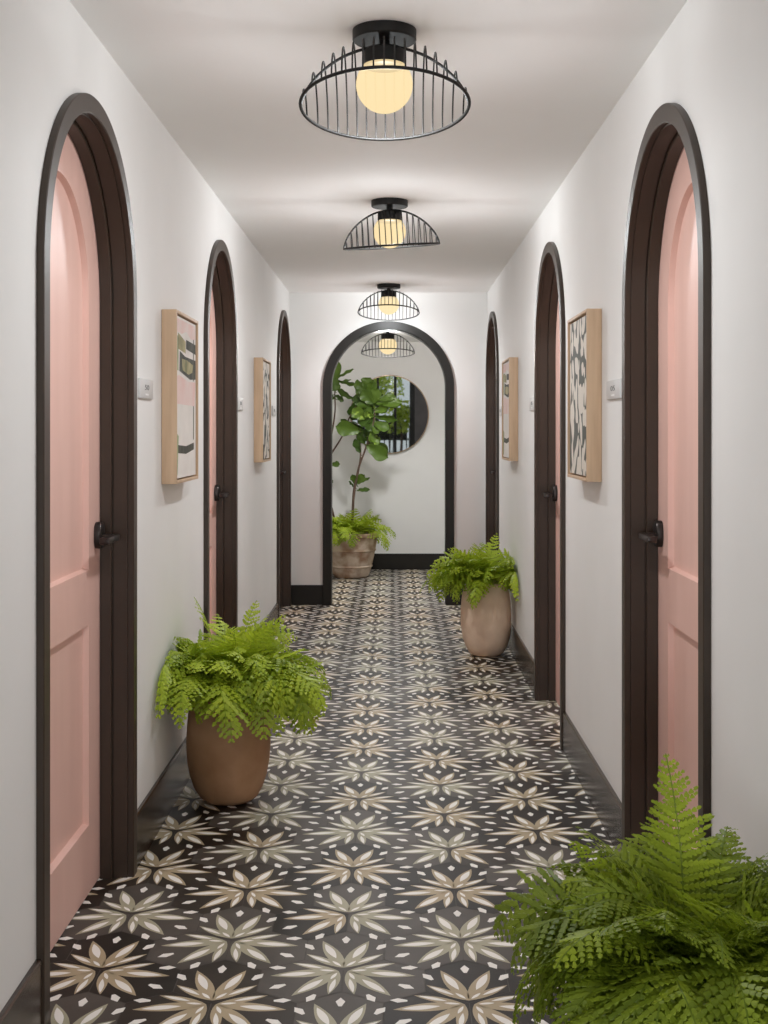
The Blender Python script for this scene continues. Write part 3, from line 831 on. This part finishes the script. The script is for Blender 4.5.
# ================================================================ round mirror
mr = empty('round_mirror', (-.034, YA-.006, 1.512), (math.radians(.6), 0, 0)); tag(mr, 'round mirror with thin bronze rim on the far alcove wall', 'mirror')
bm = bmesh.new()
R0 = .376
ring = [bm.verts.new((R0*math.cos(2*PI*k/96), -.016, R0*math.sin(2*PI*k/96))) for k in range(96)]
bk = [bm.verts.new((R0*math.cos(2*PI*k/96), -.008, R0*math.sin(2*PI*k/96))) for k in range(96)]
bm.faces.new(ring); bm.faces.new(bk[::-1])
for k in range(96): bm.faces.new((ring[k], ring[(k+1) % 96], bk[(k+1) % 96], bk[k]))
bm_obj('mirror_glass', bm, M['mirror'], mr)
bm = bmesh.new()
pr = [(R0-.002, -.001), (R0-.002, -.020), (R0+.0005, -.022), (R0+.006, -.022), (R0+.008, -.020), (R0+.008, -.001)]
V, F = [], []
for k in range(96):
    for r, t in pr: V.append((r*math.cos(2*PI*k/96), t, r*math.sin(2*PI*k/96)))
m = len(pr)
for k in range(96):
    for q in range(m):
        a, b = k*m+q, k*m+(q+1) % m
        F.append([a, b, (b+m) % len(V), (a+m) % len(V)])
bm.free()
o = recalc(mesh_obj('rim', V, F, M['mirror_frame'], mr, smooth=True, angle=30))

# ================================================================ lobby behind the camera (seen in the mirror, holds the added fill lights)
LX0, LX1, LYB, LH = -2.6, 2.6, -3.2, 2.7
P_FILL = 62.0
fl2 = box_obj('floor_lobby', LX0, LX1, LYB, .9, -.06, -.0008, M['lobby_floor']); struct(fl2, 'dark lobby floor behind the camera', 'floor')
c = box_obj('ceiling_lobby', LX0-.15, LX1+.15, LYB-.15, YB, LH, LH+.12, M['ceiling']); struct(c, 'lobby ceiling behind the camera', 'ceiling')
w = box_obj('wall_lobby_left', LX0-.15, LX0, LYB-.15, YB, 0, LH, M['wall']); struct(w, 'lobby side wall on the left behind the camera', 'wall')
w = box_obj('wall_lobby_right', LX1, LX1+.15, LYB-.15, YB, 0, LH, M['wall']); struct(w, 'lobby side wall on the right behind the camera', 'wall')
w = box_obj('wall_front', LX0, XL-WT, YB, YB+.12, 0, LH, M['wall']); struct(w, 'lobby wall left of the corridor mouth', 'wall')
w = box_obj('wall_front.001', XR+WT, LX1, YB, YB+.12, 0, LH, M['wall']); struct(w, 'lobby wall right of the corridor mouth', 'wall')
w = box_obj('wall_front.002', XL-WT, XR+WT, YB-.02, YB, H, LH, M['wall']); struct(w, 'lobby wall above the corridor mouth', 'wall')
def lobby_window(n, x0, x1, mull, label):
    wn = empty('window_%d' % n, (x0, LYB, 0)); struct(wn, label, 'window')
    W = x1-x0
    bm = bmesh.new()
    for u, w_ in mull: box(bm, u, u+w_, -.12, 0, 0, LH, .003)
    for z in (0, LH-.1): box(bm, 0, W, -.11, -.01, z, z+.1, .003)
    bm_obj('window_frame', bm, M['metal_black'], wn, True, 40)
    bm = bmesh.new(); box(bm, .03, W-.05, -.064, -.058, .05, LH-.06); bm_obj('pane', bm, M['pane'], wn)
w = box_obj('wall_lobby_back', .48, .95, LYB-.15, LYB, 0, LH, M['lobby_wall']); struct(w, 'charcoal lobby pier beside the window', 'wall')
lobby_window(1, -.98, .48, ((0, .06), (.30, .06), (.62, .05), (1.0, .06), (1.35, .11)), 'tall lobby window with dark mullions behind the camera')
lobby_window(2, LX0, -.98, ((0, .06), (.78, .06), (1.56, .06)), 'bright lobby window on the left behind the camera')
lobby_window(3, .95, LX1, ((0, .06), (.80, .06), (1.59, .06)), 'bright lobby window on the right behind the camera')
for x in (-1.30, 1.28):                     # fill lights added behind the camera, with two unseen windows for them
    ld = bpy.data.lights.new('window_daylight', 'AREA'); ld.shape = 'RECTANGLE'; ld.size = .55; ld.size_y = 1.2
    ld.energy = P_FILL; ld.color = (.97, .985, 1.0)
    lo = bpy.data.objects.new('window_daylight', ld); lo.location = (x, LYB+.02, .70); lo.rotation_euler = (PI/2, 0, 0); link(lo)
# raised terrace outside
t = box_obj('terrace', -6, 3, -9, LYB-.3, .15, .36, M['terrace']); struct(t, 'pale raised terrace outside the lobby window', 'terrace')
def chair(x, y, rz, label):
    root = empty('patio_chair', (x, y, .36), (0, 0, rz)); tag(root, label, 'chair', 'dark patio chairs seen in the mirror')
    bm = bmesh.new(); box(bm, -.21, .21, -.21, .21, .42, .46, .01); bm_obj('seat', bm, M['patio_metal'], root, True, 40)
    bm = bmesh.new(); box(bm, -.21, .21, .19, .22, .46, .86, .01); bm_obj('backrest', bm, M['patio_metal'], root, True, 40)
    for sx in (-.19, .19):
        for sy in (-.19, .19):
            bm = bmesh.new(); tube(bm, [(sx, sy, .42), (sx*1.08, sy*1.08, 0)], .013, 8); bm_obj('leg', bm, M['patio_metal'], root, True, 60)
    return root
chair(.16, -4.6, .2, 'dark patio chair reflected in the mirror, on the right')
chair(-.33, -4.75, -.3, 'dark patio chair reflected in the mirror, on the left')
tb = empty('patio_table', (-.1, -5.4, .36)); tag(tb, 'dark patio table reflected in the mirror behind two chairs', 'table')
bm = bmesh.new(); box(bm, -.55, .55, -.35, .35, .70, .74, .008); bm_obj('tabletop', bm, M['patio_metal'], tb, True, 40)
for sx in (-.5, .5):
    for sy in (-.3, .3):
        bm = bmesh.new(); tube(bm, [(sx, sy, .70), (sx, sy, 0)], .018, 8); bm_obj('leg', bm, M['patio_metal'], tb, True, 60)
# a leafy tree and shrubs beyond
def bush(name, loc, rad, n, seed, label, cat, mat, lsize=.14, stem=True):
    rnd = random.Random(seed); fo = Foliage()
    root = empty(name, loc); tag(root, label, cat)
    for _ in range(n):
        v = Vector((rnd.gauss(0, 1), rnd.gauss(0, 1), rnd.gauss(0, 1))).normalized()*rnd.uniform(.35, 1)
        p = Vector((v.x*rad[0], v.y*rad[1], rad[3] + v.z*rad[2]))
        d = Vector((rnd.gauss(0, 1), rnd.gauss(0, 1), rnd.gauss(-.3, .7))).normalized(); s = d.orthogonal().normalized()
        L = lsize*rnd.uniform(.7, 1.2)
        fo.face([p, p+d*L*.5+s*L*.25, p+d*L, p+d*L*.5-s*L*.25], rnd.uniform(.1, .9))
    fo.build('leaves', mat, root)
    bm = bmesh.new(); tube(bm, [(0, 0, 0), (.02, 0, rad[3]*.5), (0, .03, rad[3]+rad[2]*.5)], [.035, .028, .012], 8); bm_obj('trunk', bm, M['bark'], root, True, 60)
bush('tree', (-.9, -7.6, .36), (1.25, .7, .9, 1.75), 2600, 3, 'yellow-green garden tree reflected at the top of the mirror', 'tree', M['fern'], .13)
bush('tree', (1.6, -8.2, .36), (.9, .6, .8, 1.9), 1800, 8, 'leafy garden tree reflected at the top right of the mirror', 'tree', M['fern_deep'], .13)
bush('shrub', (.18, -4.0, .36), (.30, .22, .42, .95), 240, 6, 'slim broad-leaved shrub reflected in the mirror', 'shrub', M['fern'], .17)

# ================================================================ daylight, camera, view
wd = bpy.data.worlds.new('World'); sc.world = wd; wd.use_nodes = True
nt = wd.node_tree; nt.nodes.clear()
o = nt.nodes.new('ShaderNodeOutputWorld'); b = nt.nodes.new('ShaderNodeBackground')
sky = nt.nodes.new('ShaderNodeTexSky'); sky.sky_type = 'HOSEK_WILKIE'; sky.turbidity = 5; sky.sun_direction = (.3, .5, .8)
mixc = nt.nodes.new('ShaderNodeMix'); mixc.data_type = 'RGBA'; mixc.inputs[0].default_value = .6
nt.links.new(sky.outputs[0], mixc.inputs[6]); mixc.inputs[7].default_value = (.9, .95, 1.0, 1)
nt.links.new(mixc.outputs[2], b.inputs['Color']); b.inputs['Strength'].default_value = .9
nt.links.new(b.outputs[0], o.inputs[0])

cam = bpy.data.cameras.new('camera'); co = bpy.data.objects.new('camera', cam); link(co)
co.location = (0, 0, EYE); co.rotation_euler = (PI/2, 0, 0)
cam.sensor_fit = 'AUTO'; cam.sensor_width = 36; cam.lens = 1215/1024*36
cam.shift_x = -(393-384)/1024; cam.shift_y = -(512-430)/1024
cam.clip_start = .02
sc.camera = co
sc.view_settings.view_transform = 'Standard'
try: sc.view_settings.look = 'None'
except Exception: pass
sc.view_settings.gamma = 1; sc.view_settings.use_curve_mapping = False
sc.view_settings.exposure = 0.0
sc.cycles.max_bounces = 10; sc.cycles.diffuse_bounces = 6; sc.cycles.transparent_max_bounces = 16
sc.cycles.use_denoising = True
sc.cycles.caustics_reflective = False; sc.cycles.caustics_refractive = False
sc.cycles.sample_clamp_indirect = 6
